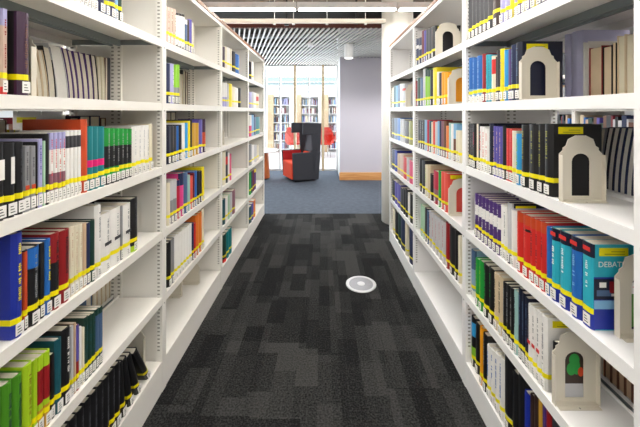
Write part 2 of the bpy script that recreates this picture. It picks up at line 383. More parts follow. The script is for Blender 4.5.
row(R,0,3,[(475,501,(193,206),'purple',dict(n=7,bands=((.52,.75,'white'),),title='light grey')),(501,504,205,'white'),(504,507.5,207,'white',dict(title='grey')),(507.5,511,203,'dark navy',dict(bands=((.15,1,'light grey'),),sticker=True,d=.18)),(511,516.5,210,'lavender',dict(bands=((0,1,'white'),))),
 (516.7,522.3,(211,213),'red',dict(bands=((.84,1,'burnt orange'),),title='coral')),(522.5,530.3,(214,216),'red',dict(bands=((.84,1,'burnt orange'),(.74,.78,'black')),title='coral')),(530.3,546,(217,223),'red',dict(n=3,bands=((.84,1,'burnt orange'),),title='maroon')),
 (546.3,551,227,'blue'),(551,558.8,(228,229),'turquoise',dict(bands=((.84,1,'dark navy'),(0,.22,'royal blue')),title='white',dot=('red',.9))),(559,570,(231,233),'turquoise',dict(bands=((.84,1,'dark navy'),(0,.22,'royal blue')),title='white',dot=('red',.9))),
 (570.3,581,(235,239),'blue',dict(bands=((.84,1,'dark navy'),(0,.22,'royal blue')),title='light blue',dot=('red',.9),sticker=True))])
row(R,0,4,[(466.2,474.5,250,'blue white',dict(bands=((.0,.14,'white'),(.6,1,'slate blue')),inset=.03)),(475.5,483,(258,262),'green',dict(n=2,title='lime green')),(483.3,494,(263,270),'black',dict(n=2,title='green')),(494,503,(272,278),'beige',dict(n=2,title='black')),(503,514,(281,290),'black',dict(n=3,title='grey')),(514,518,291,'pale teal',dict(title='dark grey')),(518,528,(286,300),'dark navy',dict(n=3,title='slate blue')),
 (528,541.5,(303,313),'white',dict(n=3,title='grey',dot=('red',.42))),(541.5,547,316,'white',dict(title='grey',sticker=True,hard=True))])
row(R,0,5,[(465.4,475,317,'black',dict(inset=.03,bands=((.62,.9,'bright blue'),(.15,.4,'lime green')))),(475.3,479.5,323,'black',dict(inset=.03)),(480,483,327,'amber'),(483,487,334,'black',dict(title='grey')),(487,504,(344,360),'white',dict(n=4,title='blue')),(504,511.5,357,'black',dict(hard=True,bands=((.18,.21,'light grey'),))),
 (512,524,372,'black',dict(n=2)),(524,530,393,'royal blue'),(530,538,395,'dark brown',dict(n=2)),(538,542,400,'gold'),(542,546,403,'purple'),(546,551,406,'dark red'),(551,580,410,'charcoal',dict(n=3))])
BR=1.055
row(R,0,2,[(596,601,128,'grey',dict(bend=.02)),(601,606.5,127,'dark navy',dict(bend=.03,page=PAGEW)),(606.5,612.5,127,'dark navy',dict(bend=.03,page=PAGEW)),(612.5,618.5,127,'navy',dict(bend=.03,page=PAGEW)),(618.5,625,127,'navy',dict(bend=.03,page=PAGEW)),(625,632,127,'navy',dict(bend=.03,page=PAGEW)),(632,650,126,'dark navy',dict(n=2,bend=.03,page=PAGEW))],X=BR,rev=True)
row(R,0,1,[(583,588.5,42,'white',dict(page=PAGEW)),(589,602,47,'dark red',dict(page=bm_('beige'))),(602.5,612,46,'black',dict(page=bm_('beige'))),(612.5,616,43,'black',dict(page=bm_('beige'))),(617,634,(36,33),'beige',dict(n=2,page=bm_('cream'))),(636,660,30,'cream',dict(n=2))],X=BR,rev=True)
row(R,0,1,[(564,570,32,'pale lavender',dict(d=.2)),(570.3,582,31,'pale lavender',dict(d=.2,hard=True))],X=1.08,tape=0,call=False,page=PAGEW)
row(R,0,4,[(600,604,0,'orange',dict(h=.24)),(604,640,0,'brown',dict(n=5,h=.22,page=bm_('tan')))],X=BR,rev=True)
row(R,0,0,[(575,640,0,'charcoal',dict(n=5,h=.24))],X=BR,rev=True)
# --- right, middle
row(R,1,0,[(416,418.5,39,'navy',dict(bands=((.62,.75,'white'),))),(418.5,421.2,38,'navy',dict(bands=((.55,.7,'light grey'),))),(421.5,424,31,'maroon'),(424,426,31,'violet'),(426,431,(30,28),'dark grey',dict(n=2)),(431,435,27,'black',dict(title='maroon',sticker=True,d=.18))])
row(R,1,1,[(414.6,417,81,'dark red'),(417,420,78,'dark green'),(420,423,78,'slate blue'),(423,425.2,69,'light grey'),(425.2,430,(69,70),'lime green',dict(n=2,bands=((.8,1,'dark green'),))),(430,432.3,70,'charcoal'),(432.5,436.5,68,'yellow',dict(d=.2)),(437,439,72,'white'),(439,441.5,73,'charcoal'),(441.5,447,(72,73),'amber',dict(n=2,sticker=True,d=.19))])
row(R,1,2,[(418,424.5,120,'dark grey',dict(n=3,title='light grey')),(424.5,427,120,'light blue'),(427,429,120,'crimson'),(429,431.5,121,'dark teal'),(431.5,433,122,'cream'),(433,435,121,'coral'),(435,437.5,122,'light grey'),(437.5,439.5,121,'light blue'),(439.5,441.5,121,'navy'),(441.5,443.5,121,'mauve'),(443.5,446,121,'brown'),(446,449,126,'orange'),(449,451,123,'pale teal'),(451,453.5,124,'white'),(453.5,456,124,'light blue',dict(bands=((0,.6,'brown'),))),(456,461,(130,132),'cream',dict(n=2))])
row(R,1,3,[(419.5,421.7,159,'black'),(421.7,424.8,160,'charcoal'),(425,427.5,165,'cream',dict(title='lime')),(427.5,430,165,'beige'),(430,433,174,'black'),(433,438,171,'crimson',dict(bands=((.1,.45,'mauve'),))),(438.3,441,171,'green'),(441,444,172,'coral'),(444,447.3,173,'coral',dict(d=.18,sticker=True))])
row(R,1,4,[(420.5,425,(204,208),'pale green',dict(n=2)),(425,427,208,'charcoal'),(427,429,211,'slate blue'),(429,445.5,(210,223),'light grey',dict(n=5,title='crimson')),(445.7,449,223,'dark red'),(449,454.5,(224,229),'black'),(454.7,458,230,'black'),(458.3,460.2,236,'cream')])
# --- right, farthest
row(R,2,1,[(391.6,393.5,88,'cream'),(393.5,395.5,86,'dark teal'),(395.5,397.5,86,'light blue'),(397.5,400,85,'slate blue'),(400,402,84,'white'),(402,404.5,84,'light grey',dict(bands=((.7,.8,'red'),)))])
row(R,2,2,[(391.6,394,118,'black'),(394,397,118,'slate blue'),(397,400,118,'blue'),(400,404.3,119,'light grey',dict(n=2)),(404.5,408,121,'dark brown'),(408.3,412,121,'olive')])
row(R,2,3,[(391.6,394.3,149,'navy'),(394.3,396.8,150,'royal blue'),(397,400,154,'tan'),(400,403,154,'pinkish tan'),(403,406.5,157,'red'),(406.5,408.6,158,'light grey'),(409,412.3,161,'pink')])
row(R,2,4,[(392,394.5,180,'black'),(394.5,397,182,'violet'),(397,400,184,'violet'),(400,403,188,'charcoal'),(403,407.5,189,'black',dict(n=2)),(407.8,409.8,193,'white'),(409.8,412.3,194,'black')])
row(R,2,5,[(392.5,394.5,209,'cream'),(395,397.5,211,'black'),(397.8,400.5,213,'dark green'),(400.5,404.2,218,'navy'),(405,407,222,'cream'),(409,412.2,225,'navy')])

# the debating handbook nearest the camera on the fourth right shelf: picture cover and printed title
def text_mesh(s, size, M, parent, mt, name):
    cu = bpy.data.curves.new('t','FONT'); cu.body=s; cu.size=size; cu.extrude=.0003
    o = bpy.data.objects.new('t',cu); C.objects.link(o)
    bpy.context.view_layer.update()
    me = bpy.data.meshes.new_from_object(o.evaluated_get(bpy.context.evaluated_depsgraph_get()))
    bpy.data.objects.remove(o); me.transform(M); me.materials.clear()
    return link(name, me, parent, [mt])
sD=SIDE['right']; pl=sD['X']+.015
a,b=F*pl/(592.5-323),F*pl/(581.4-323); t=b-a-.0014; h=EYE-(242-112)*((a+b)/2)/F-ZS[3]
rt=empty('book',(pl,(a+b)/2,ZS[3]+.0006),PI)
book_parts(rt,t,h,.17,'turquoise',1,hard=False,bands=((.84,1,'dark navy'),(0,.22,'royal blue')),title='white',dot=('red',.9),sticker=True)
y=t/2+.0008
p=MB(); p.box(-.170,-.004,y-.0005,y,.003,h*.62); p.build('cover_panel',bm_('royal blue'),rt)
p=MB()
for (u0,u1,w0,w1,mi) in ((.004,.15,.36,.60,0),(.012,.055,.40,.47,1),(.05,.08,.44,.57,2),(.085,.14,.38,.46,1),(.02,.04,.50,.56,3),(.09,.11,.48,.57,3),(.005,.12,.25,.35,4),(.055,.075,.40,.43,3)):
    p.box(-u1,-u0,y,y+.0003+.0001*mi,h*w0,h*w1,mi)
p.build('cover_picture',[bm_('dark navy'),bm_('slate blue'),bm_('dark red'),bm_('white'),bm_('light blue')],rt)
MT=Matrix.Translation((-.016,y+.0006,h*.74))@Matrix.Rotation(PI,4,'Z')@Matrix.Rotation(PI/2,4,'X')
text_mesh('DEBATING',.0225,MT,rt,bm_('white'),'cover_title')
LAB.append(dict(o=rt,sd='right',bay=0,tier=3,D=(a+b)/2,col='turquoise',back=False,
   special='turquoise debating book with racing picture and yellow sticker on its cover, behind the bookend'))
# two more picture-covered books that show through bookends
def cover_book(sd,tier,D0,th,h,d,col,special,fn,inset=.02):
    g=SIDE[sd]; z=ZS[tier]
    r=empty('book',(g['s']*(g['X']+inset),D0+th/2,z+.0006),PI if g['s']>0 else 0)
    book_parts(r,th,h,d,col,1 if g['s']>0 else -1,hard=False)
    fn(r,th/2+.0008,h)
    for i,q in enumerate(NAMES[sd]):
        if g['D'][i]<D0<g['D'][i+1]: bi=i
    LAB.append(dict(o=r,sd=sd,bay=bi,tier=tier,D=D0,col=col,back=False,special=special))
def cov_green(r,y,h):
    p=MB()
    p.box(-.125,-.006,y-.0004,y,.060,h*.97,0); p.box(-.125,-.006,y-.0004,y,.004,.059,1)
    def disc(cx,cz,rx,rz,mi,lift):
        p.quad([(cx+rx*math.cos(a*PI/12),y+lift,cz+rz*math.sin(a*PI/12)) for a in range(24)],mi)
    disc(-.066,.142,.018,.020,2,.0005); disc(-.056,.110,.016,.022,2,.0006); disc(-.074,.116,.012,.026,2,.0007); disc(-.088,.100,.010,.016,3,.0008)
    p.build('cover_picture',[bm_('dark brown'),bm_('light grey'),bm_('green'),bm_('burnt orange')],r)
cover_book('right',4,1.066,.010,.200,.135,'black','dark book with green and orange figures on its cover, seen through the bookend arch',cov_green)
def cov_gt(r,y,h):
    p=MB(); p.box(-.11,-.004,y-.0004,y,h*.70,h*.9,0); p.box(-.11,-.004,y-.0004,y,.02,h*.70,1); p.build('cover_picture',[bm_('white'),bm_('leaf green')],r)
    M=Matrix.Translation((-.014,y+.0004,h*.745))@Matrix.Rotation(PI,4,'Z')@Matrix.Rotation(PI/2,4,'X')
    text_mesh('G T',.02,M,r,bm_('red'),'cover_title')
cover_book('right',3,.8985,.009,.165,.115,'dark navy','dark book with red letters over a green picture, seen through the nearest bookend',cov_gt,inset=.085)

# the books that show largest stay individual things; the small rest becomes one object
def shown(r):
    g=SIDE[r['sd']]; o=r['o']; cov=[c for c in o.children if c.name.startswith('cover')][0]
    xs=[v.co.x for v in cov.data.vertices]; ys=[v.co.y for v in cov.data.vertices]; hz=max(v.co.z for v in cov.data.vertices)
    plane=g['X']+.015 if not r['back'] else g['X']+.27; t=max(ys)-min(ys); D=r['D']; s_=-1 if r['sd']=='left' else 1
    a=323+s_*F*plane/(D+t/2); b_=323+s_*F*plane/(D-t/2)
    a,b_=sorted((max(0,min(640,a)),max(0,min(640,b_)))); w=b_-a
    yt=112+(EYE-o.location.z-hz)*F/D; yb=112+(EYE-o.location.z)*F/D
    hh=max(0,min(427,yb)-max(0,yt))
    return w*hh*(.3 if r['back'] and r['tier']!=1 else 1)
for r in LAB: r['px']=1e9 if r.get('special') else shown(r)
LAB.sort(key=lambda r:-r['px'])
rest=LAB[304:]; gone=[r for r in rest if r['px']<=0]
LABEL_ROWS=[r for r in LAB if r['px']>0]
bpy.context.view_layer.update()
verts=[];faces=[];mis=[];mats=[]
for r in rest:
    o=r['o']
    for c in list(o.children_recursive):
        me=c.data; n0=len(verts); M=o.matrix_world
        verts+=[tuple(M@v_.co) for v_ in me.vertices]
        idx=[]
        for m_ in me.materials:
            if m_ not in mats: mats.append(m_)
            idx.append(mats.index(m_))
        for p in me.polygons:
            faces.append(tuple(n0+q for q in p.vertices)); mis.append(idx[p.material_index])
        bpy.data.objects.remove(c); bpy.data.meshes.remove(me)
    bpy.data.objects.remove(o); r['o']=None
mm=MB(); mm.v=verts; mm.f=faces; mm.mi=mis
tag(mm.build('books',mats),'the many smallest and half hidden books in the farther bookcases of both rows','books',kind='stuff')

# ---- labels: each one singles out its book
ORD=['','first','second','third','fourth','fifth','sixth','seventh','eighth','ninth','tenth','eleventh','twelfth','thirteenth','fourteenth','fifteenth','sixteenth']
NUM=['','one','two','three','four','five','six','seven','eight','nine','ten','eleven','twelve','thirteen','fourteen','fifteen','sixteen']
rows={}
for r in LABEL_ROWS: rows.setdefault((r['sd'],r['bay'],r['tier'],r['back']),[]).append(r)
for (sd,bi,ti,back),rs in rows.items():
    rs.sort(key=lambda r:-r['D'])
    where=NAMES[sd][bi]; sh=TIER[ti]
    cnt={}
    for r in rs: cnt[r['col']]=cnt.get(r['col'],0)+1
    seen={}
    for i,r in enumerate(rs):
        c=r['col']; seen[c]=seen.get(c,0)+1; o=r['o']
        tail = ('rear half of %s shelf, %s' if back else '%s shelf, %s')%(sh,where)
        if o is None: continue
        if r.get('special'): lab=r['special']
        elif cnt[c]==1: lab=('only %s book on '%c)+('the ' if not back else '')+(tail.replace(', ',' of ') if not back else tail)
        else: lab='%s of %s %s books from far end, %s'%(ORD[seen[c]],NUM[cnt[c]],c,tail)
        w=lab.split()
        if len(w)>16: lab=lab.replace('from far end','from far')
        if len(lab.split())>16: lab=lab.replace('rear half of ','rear ')
        tag(o,lab,'book',('books in the rear half of the %s shelf, %s' if back else 'books on the %s shelf, %s')%(sh,where))

# ------------------------------------------------------------------ bookends
BE = mat('bookend_cream_enamel', hexc('d9d2c2'), .4, noise=.03, nscale=10)
def bookend(sd,x,ybot_tier,w,h,label,arch=True,facing=1,inset=.006,thick=.0022,D=None):
    g=SIDE[sd]; s=g['s']; z=ZS[ybot_tier] if ybot_tier<5 else g['base']
    pl=g['X']+inset
    D = D or F*pl/abs(x-323)
    r=empty('bookend',(s*pl,D,z+.001),0,label=label,cat='bookend',group='cream metal bookends on the shelves')
    # plate polygon in local (u = away from the aisle, z) with arch cut-out as one outline
    hs=h*.72
    top=[(w,0),(w,hs),(w-.012,hs+.012),(w-.012,hs+.02),(w-.022,hs+.026),(w-.03,h-.012),(w*.62,h),(w*.38,h),(.03,h-.012),(.022,hs+.026),(.012,hs+.02),(.012,hs+.012),(0,hs),(0,0)]
    if arch:
        aw=w*.42; c0=(w-aw)/2; c1=c0+aw; ah=h*.60; zb=.016
        n=8; arc=[(c0+aw/2-aw/2*math.cos(PI*i/n), ah+aw*.45*math.sin(PI*i/n)) for i in range(n+1)]
        # two halves make the plate with its opening
        left=[(0,0),(w/2,0),(w/2,zb),(c0,zb)]+arc[:n//2+1]+[(w/2,h)]+[p for p in top if p[0]<w/2 and p[1]>0]
        right=[(w/2,0)]+[(w,0)]+[p for p in top if p[0]>w/2 and p[1]>0]+[(w/2,h)]+arc[n//2:]+[(c1,zb),(w/2,zb)]
        polys=[left,right]
    else: polys=[top[::-1]]
    m=MB()
    for pol in polys: m.prism([(s*u,zz) for u,zz in pol],-thick/2,thick/2,axis='y')
    # folded side flanges towards the camera and the rear
    m.box(*sorted((0,s*.0022)),-.016,-thick/2,0,hs*.98); m.box(*sorted((s*(w-.0022),s*w)),-.016,-thick/2,0,hs*.98)
    m.build('plate',BE,r,recalc=True)
    t=MB(); t.box(*sorted((s*.006,s*(w-.006))),-.030,-.0165,0,.0015)
    t.box(*sorted((s*.006,s*(w-.006))),-.0165,-thick/2,0,.004)
    t.cyl(s*w*.5,-.024,.003,.003,.0015,.0018,n=12,mi=1)
    t.build('foot',[BE,SLOT],r)
    return r
bookend(R,518,1,.148,.208,'cream arched bookend against the dark navy book with a yellow sticker',inset=-.004,D=1.222)
bookend(R,559,2,.143,.216,'cream arched bookend leaning against the big black volumes, third shelf')
bookend(R,612,3,.165,.235,'cream arched bookend in front of the turquoise debating book',inset=.063,D=.893)
bookend(R,552,4,.152,.240,'cream arched bookend with green figures showing through, fifth shelf',D=1.060)
bookend(R,435.3,0,.175,.235,'cream arched bookend on top shelf of the middle right bookcase')
bookend(R,447.6,1,.175,.225,'cream arched bookend beside amber books, middle right bookcase')
bookend(R,448.2,3,.175,.225,'cream arched bookend beside coral books, middle right bookcase')
bookend(R,405.3,1,.175,.225,'cream arched bookend on second shelf of the farthest right bookcase')
bookend(L,30.8,1,.17,.215,'cream bookend beside the thick dark purple book on the left',arch=False,inset=.03,D=.962)
bookend(L,143.5,5,.16,.235,'cream bookend standing behind the leaning black books, bottom left shelf',arch=False,inset=.06,D=1.605)
bookend(L,212,5,.15,.165,'farther of two cream bookends on empty bottom shelf, second left bookcase',arch=False,inset=.10,D=2.42)
bookend(L,198,5,.12,.15,'nearer of two cream bookends on empty bottom shelf, second left bookcase',arch=False,inset=.16,D=2.25)
bookend(L,224.5,2,.16,.16,'cream bookend alone on the empty third shelf, third left bookcase',arch=False,inset=.02)

# ------------------------------------------------------------------ wooden tops
def wood_mat(name,c1,c2,scale=(2,30,30)):
    m=bpy.data.materials.new(name); m.use_nodes=True; nt=m.node_tree; b=nt.nodes['Principled BSDF']
    tc=nt.nodes.new('ShaderNodeTexCoord'); mp=nt.nodes.new('ShaderNodeMapping'); mp.inputs['Scale'].default_value=scale
    n=nt.nodes.new('ShaderNodeTexNoise'); n.inputs['Scale'].default_value=1.5; n.inputs['Detail'].default_value=6
    cr=nt.nodes.new('ShaderNodeValToRGB'); cr.color_ramp.elements[0].color=(*hexc(c1),1); cr.color_ramp.elements[1].color=(*hexc(c2),1)
    cr.color_ramp.elements[0].position=.35; cr.color_ramp.elements[1].position=.65
    nt.links.new(tc.outputs['Object'],mp.inputs['Vector']); nt.links.new(mp.outputs[0],n.inputs['Vector']); nt.links.new(n.outputs['Fac'],cr.inputs[0]); nt.links.new(cr.outputs[0],b.inputs['Base Color'])
    b.inputs['Roughness'].default_value=.45
    return m
WB=wood_mat('walnut_veneer','8a5a3c','a87a5a',(30,2,30)); WO=wood_mat('oak_veneer','c98a50','dfa86c',(2,30,30)); WR=wood_mat('cherry_veneer','a8562a','c47840',(20,20,3))
for sd,g in SIDE.items():
    s=g['s']; X=g['X']; y0,y1=g['D'][0],g['D'][-1]
    m=MB(); m.box(*sorted((-s*.004,s*.504)),-(y1-y0)/2-.004,(y1-y0)/2+.004,0,.027)
    o=m.build('wooden_top',WB,bevel=.002); o.location=(s*X,(y0+y1)/2,TOPZ+.029)
    tag(o,'brown wooden board running along the top of the %s row of bookcases'%sd,'shelf top',group='brown wooden boards on top of the bookcase rows')

# ------------------------------------------------------------------ neighbouring ranges across the next aisles
for sd,g in SIDE.items():
    s=g['s']; X=g['X']+DEPTH+1.25
    cols=['navy','black','dark navy','grey','dark teal','tan','violet','dark green','grey','maroon','charcoal','blue','beige','brown','light grey','black']
    bks=MB(); mats=[bm_(c) for c in cols]
    for i in range(4):
        D0=.3+.95*i
        bay(s,X,D0,D0+.95,.165,STEEL,'white steel bookcase glimpsed through the gaps over the %s row, %s from the camera'%(sd,ORD[i+1]),slots=False,near_panel=(i==0),group='bookcases across the next %s aisle'%sd)
        for z in ZS+[.165]:
            y=D0+.05
            while y<D0+.85:
                t=random.uniform(.015,.045); hh=random.uniform(.19,.27)
                if y+t>D0+.88: break
                if random.random()>.08: bks.box(*sorted((s*(X+.02),s*(X+.2))),y,y+t-.001,z+.001,z+hh,random.randrange(len(cols)))
                y+=t
    o=bks.build('books',mats); tag(o,'blurred rows of books across the next %s aisle, seen through shelf gaps'%sd,'books',kind='stuff')

# ------------------------------------------------------------------ floor
def carpet(name,c_dark,c_light,planks=True):
    m=bpy.data.materials.new(name); m.use_nodes=True; nt=m.node_tree; N=nt.nodes; Lk=nt.links; b=N['Principled BSDF']
    b.inputs['Roughness'].default_value=.95
    try: b.inputs['Specular IOR Level'].default_value=.15
    except Exception: pass
    tc=N.new('ShaderNodeTexCoord')
    fib=N.new('ShaderNodeTexNoise'); fib.inputs['Scale'].default_value=105; fib.inputs['Detail'].default_value=4
    Lk.new(tc.outputs['Object'],fib.inputs['Vector'])
    if planks:
        def cells(w,l,seed,off):
            """random value per rectangle, w across the aisle and about l along it, every column shifted"""
            sep=N.new('ShaderNodeSeparateXYZ'); Lk.new(tc.outputs['Object'],sep.inputs[0])
            def mth(op,a,bv):
                n=N.new('ShaderNodeMath'); n.operation=op
                for i,v in enumerate((a,bv)):
                    if v is None: continue
                    if isinstance(v,(int,float)): n.inputs[i].default_value=v
                    else: Lk.new(v,n.inputs[i])
                return n.outputs[0]
            col=mth('FLOOR',mth('DIVIDE',mth('ADD',sep.outputs[0],off),w),None)
            wn=N.new('ShaderNodeTexWhiteNoise'); wn.noise_dimensions='1D'; Lk.new(mth('ADD',col,seed),wn.inputs['W'])
            rowv=mth('FLOOR',mth('ADD',mth('DIVIDE',sep.outputs[1],l),mth('MULTIPLY',wn.outputs['Value'],7.3)),None)
            cb=N.new('ShaderNodeCombineXYZ'); Lk.new(col,cb.inputs[0]); Lk.new(rowv,cb.inputs[1]); cb.inputs[2].default_value=seed
            w2=N.new('ShaderNodeTexWhiteNoise'); w2.noise_dimensions='3D'; Lk.new(cb.outputs[0],w2.inputs['Vector'])
            return w2.outputs['Value'],mth
        v1,mth=cells(.25,.5,3.1,.11); v2,_=cells(.125,.27,9.7,.03); v3,_=cells(.0833,.8,5.3,.2)
        v=mth('ADD',mth('ADD',mth('MULTIPLY',v1,.40),mth('MULTIPLY',v2,.38)),mth('MULTIPLY',v3,.22))
        mr=N.new('ShaderNodeMapRange'); mr.inputs['From Min'].default_value=.25; mr.inputs['From Max'].default_value=.78; Lk.new(v,mr.inputs['Value'])
        base=mth('ADD',mth('MULTIPLY',mr.outputs['Result'],.8),mth('MULTIPLY',mth('SUBTRACT',fib.outputs['Fac'],.5),2.5))
    else:
        st=N.new('ShaderNodeTexNoise'); st.inputs['Scale'].default_value=14; Lk.new(tc.outputs['Object'],st.inputs['Vector'])
        n=N.new('ShaderNodeMath'); n.operation='ADD'; Lk.new(fib.outputs['Fac'],n.inputs[0]); n2=N.new('ShaderNodeMath'); n2.operation='MULTIPLY_ADD'
        Lk.new(st.outputs['Fac'],n2.inputs[0]); n2.inputs[1].default_value=.6; n2.inputs[2].default_value=-.3; Lk.new(n2.outputs[0],n.inputs[1]); base=n.outputs[0]
    cr=N.new('ShaderNodeValToRGB'); cr.color_ramp.elements[0].color=(*hexc(c_dark),1); cr.color_ramp.elements[1].color=(*hexc(c_light),1)
    Lk.new(base,cr.inputs[0]); Lk.new(cr.outputs[0],b.inputs['Base Color'])
    bp=N.new('ShaderNodeBump'); bp.inputs['Strength'].default_value=.5; bp.inputs['Distance'].default_value=.003
    Lk.new(fib.outputs['Fac'],bp.inputs['Height']); Lk.new(bp.outputs['Normal'],b.inputs['Normal'])
    return m
def struct(name,mb,mt,**k):
    o=mb.build(name,mt,**k); o['kind']='structure'; return o
XL,XR=-5.2,5.2
m=MB(); m.box(XL,XR,-4.5,4.58,-.05,0); struct('floor',m,carpet('charcoal_plank_carpet','121213','3f3f3e'))
m=MB(); m.box(XL,XR,4.58,8.05,-.05,0); struct('floor',m,carpet('blue_grey_carpet','3b414b','626a76',False))
m=MB(); m.box(-14,14,8.05,30,-.08,-.03); struct('floor',m,mat('pale_terrazzo',hexc('dcdcdc'),.4,noise=.05,nscale=3))
WALL=mat('white_wall_paint',hexc('e8e8e6'),.7,noise=.01,nscale=2); PURP=mat('lilac_grey_wall_paint',hexc('c9c6d2'),.7,noise=.01,nscale=2)
CONC=mat('grey_concrete_soffit',hexc('8f8678'),.85,noise=.12,nscale=5,bump=.2); CONCD=mat('unlit_concrete_soffit',hexc('38352f'),.85,noise=.12,nscale=5)  # second concrete is the same soffit with the plenum's darkness painted in
m=MB(); m.box(XL-.1,XL,-4.5,8.05,0,3.6); struct('wall_left',m,WALL)
m=MB(); m.box(XR,XR+.1,-4.5,8.05,0,3.6); struct('wall_right',m,WALL)
m=MB(); m.box(XL,XR,-4.6,-4.5,0,3.6); struct('wall_back',m,WALL)
m=MB(); m.box(.375,XR,6.84,6.94,0,3.6); struct('wall_front',m,PURP)
m=MB(); m.box(.375,.475,6.94,8.0,0,3.6); struct('wall_side',m,WALL)
m=MB(); m.box(.36,XR,6.815,6.84,0,.17); struct('baseboard_front',m,WO,bevel=.002)
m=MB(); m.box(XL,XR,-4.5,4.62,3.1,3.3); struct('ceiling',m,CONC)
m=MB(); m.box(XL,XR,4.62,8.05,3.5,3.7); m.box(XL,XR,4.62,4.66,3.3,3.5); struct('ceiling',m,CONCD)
# slatted ceiling: white blades angled 16 degrees, on dark carriers
SL=mat('white_lacquered_slat',hexc('ece9e4'),.5); RB=mat('red_brown_carrier',hexc('6a3a30'),.6); GC=mat('galvanised_carrier',hexc('8d9296'),.5,metal=.3)
y0,y1=4.50,7.98; tn=math.tan(math.radians(-15.9)); m=MB(); x=-2.6
while x<5.6:
    p=[(x,y0),(x+.023,y0),(x+.023+tn*(y1-y0),y1),(x+tn*(y1-y0),y1)]
    m.prism(p,2.70,2.722); x+=.0765
o=struct('ceiling',m,SL); o.name='ceiling'
m=MB(); m.box(-3.2,XR,4.50,4.53,2.723,2.78); m.box(-3.2,XR,7.9,7.94,2.723,2.78); struct('trim_1',m,RB)
m=MB(); m.box(XL,.36,8.0,8.05,2.70,3.5); struct('wall_front',m,CONCD)  # darkness of the unlit plenum painted on this upper wall too
m=MB()
for yy in (5.1,5.75,6.4,7.1): m.box(-3.2,XR,yy,yy+.05,2.723,2.78)
struct('trim_2',m,GC)

# suspended white rail with its rods
r=empty('suspended_rail',(0,4.18,2.70),label='long white rail hung on thin rods in front of the slatted ceiling',cat='ceiling rail')
m=MB(); m.box(-3.2,3.6,-.02,.02,-.005,.055); m.build('rail',mat('off_white_rail',hexc('d9d2c4'),.5),r,bevel=.003)
for px in (274.5,293.5,327,365.5):
    x=(px-323)/F*4.18
    q=MB(); q.cyl(x,0,.0055,.0055,.0555,.40,n=10); q.cyl(x,0,.02,.02,-.022,-.0055,n=16); q.build('rod',SL,r)
r=empty('ceiling_bracket',(-.505,4.30,2.72),label='black vertical bracket hanging between the rail rods above the aisle',cat='bracket',group='black brackets by the rail')
m=MB(); m.box(-.012,.012,-.01,.01,-.0,.375); m.build('post',bm_('black'),r); m=MB(); m.box(-.03,.03,-.012,.012,-.02,-.001); m.build('clamp',bm_('black'),r)
r2=empty('ceiling_bracket',(.46,4.30,2.74),label='black vertical bracket beside the right end of the hanging rail, left of the column',cat='bracket',group='black brackets by the rail')
m=MB(); m.box(-.012,.012,-.01,.01,-.0,.355); m.build('post',bm_('black'),r2); m=MB(); m.box(-.03,.03,-.012,.012,-.02,-.001); m.build('clamp',bm_('black'),r2)

# linear luminaires
LM=mat('luminaire_white_body',hexc('f2f2f2'),.4); GLOW=mat('luminaire_diffuser',(1,.965,.91),.5,emit=88)
def luminaire(x0,x1,y,z,label,group,w=.06):
    r=empty('linear_light',((x0+x1)/2,y,z),label=label,cat='ceiling light',group=group); h=(x1-x0)/2
    m=MB(); m.box(-h,h,-w/2,w/2,.012,.085); m.box(-h,-h+.02,-w/2,w/2,0,.012); m.box(h-.02,h,-w/2,w/2,0,.012); m.build('housing',LM,r)
    m=MB(); m.box(-h+.021,h-.021,-w/2,w/2,0,.0115); m.build('diffuser',GLOW,r)
    for q in (-h*.7,h*.7):
        m=MB(); m.cyl(q,0,.002,.002,.0855,3.1-z,n=8); m.build('cable',LM,r)
luminaire(-.30,.86,3.62,2.69,'lit linear ceiling light above the aisle, passing in front of the white column','linear ceiling lights')
luminaire(-2.4,-.31,3.62,2.69,'lit linear ceiling light above the left bookcases, left end of the line','linear ceiling lights')
luminaire(.87,3.0,3.62,2.69,'linear ceiling light above the right bookcases, beyond the column','linear ceiling lights')
for i,(y,nm) in enumerate(((1.35,'nearest in front of'),(-.7,'just behind'),(-2.9,'far behind'))):
    for j,(a_,b_,nn) in enumerate(((-3.0,-1.01,'left of'),(-.99,.99,'over'),(1.01,3.0,'right of'))):
        luminaire(a_,b_,y,2.675,'white linear ceiling light %s the aisle, %s the camera'%(nn,nm),'linear ceiling lights')

# ceiling downlight cylinder and small sensor
r=empty('downlight',((348.8-323)/F*5.5,5.5,2.70),label='white cylindrical downlight under the slatted ceiling near the lilac wall',cat='ceiling light')
m=MB(); m.cyl(0,0,.084,.084,-.245,-.001,n=40); m.build('shade',LM,r,bevel=.003)
m=MB(); m.cyl(0,0,.07,.07,-.250,-.2455,n=40); m.build('lens',mat('downlight_lens',(1,.97,.93),.4,emit=3),r)
DL=r
for (xx,yy,lb) in ((2.4,5.5,'unseen downlight added behind the column to brighten the far zone'),(-2.6,5.5,'unseen downlight added beyond the left bookcases to brighten the far zone'),(-2.6,7.0,'unseen downlight added left of the table to brighten the far zone'),(2.4,6.5,'unseen downlight added behind the column to brighten the lilac wall')):  # out-of-view downlights added to brighten the far zone
    c_=DL.copy(); C.objects.link(c_); c_.location=(xx,yy,2.70); c_['label']=lb
    for chd in list(DL.children):
        d_=chd.copy(); C.objects.link(d_); d_.parent=c_
for (xx,yy) in ((.462,5.5),(2.4,5.5),(-2.6,5.5),(-2.6,7.0),(2.4,6.5)):  # first lamp serves the visible downlight, the others the added ones
    ld=bpy.data.lights.new('downlight_lamp','SPOT'); ld.energy=125; ld.spot_size=math.radians(150); ld.spot_blend=.6; ld.shadow_soft_size=.06; ld.color=(1,.97,.94)
    lo=bpy.data.objects.new('downlight_lamp',ld); C.objects.link(lo); lo.location=(xx,yy,2.44)
r=empty('ceiling_sensor',((310.5-323)/F*5.4,5.4,2.70),label='small white round sensor under the slatted ceiling left of the downlight',cat='sensor')
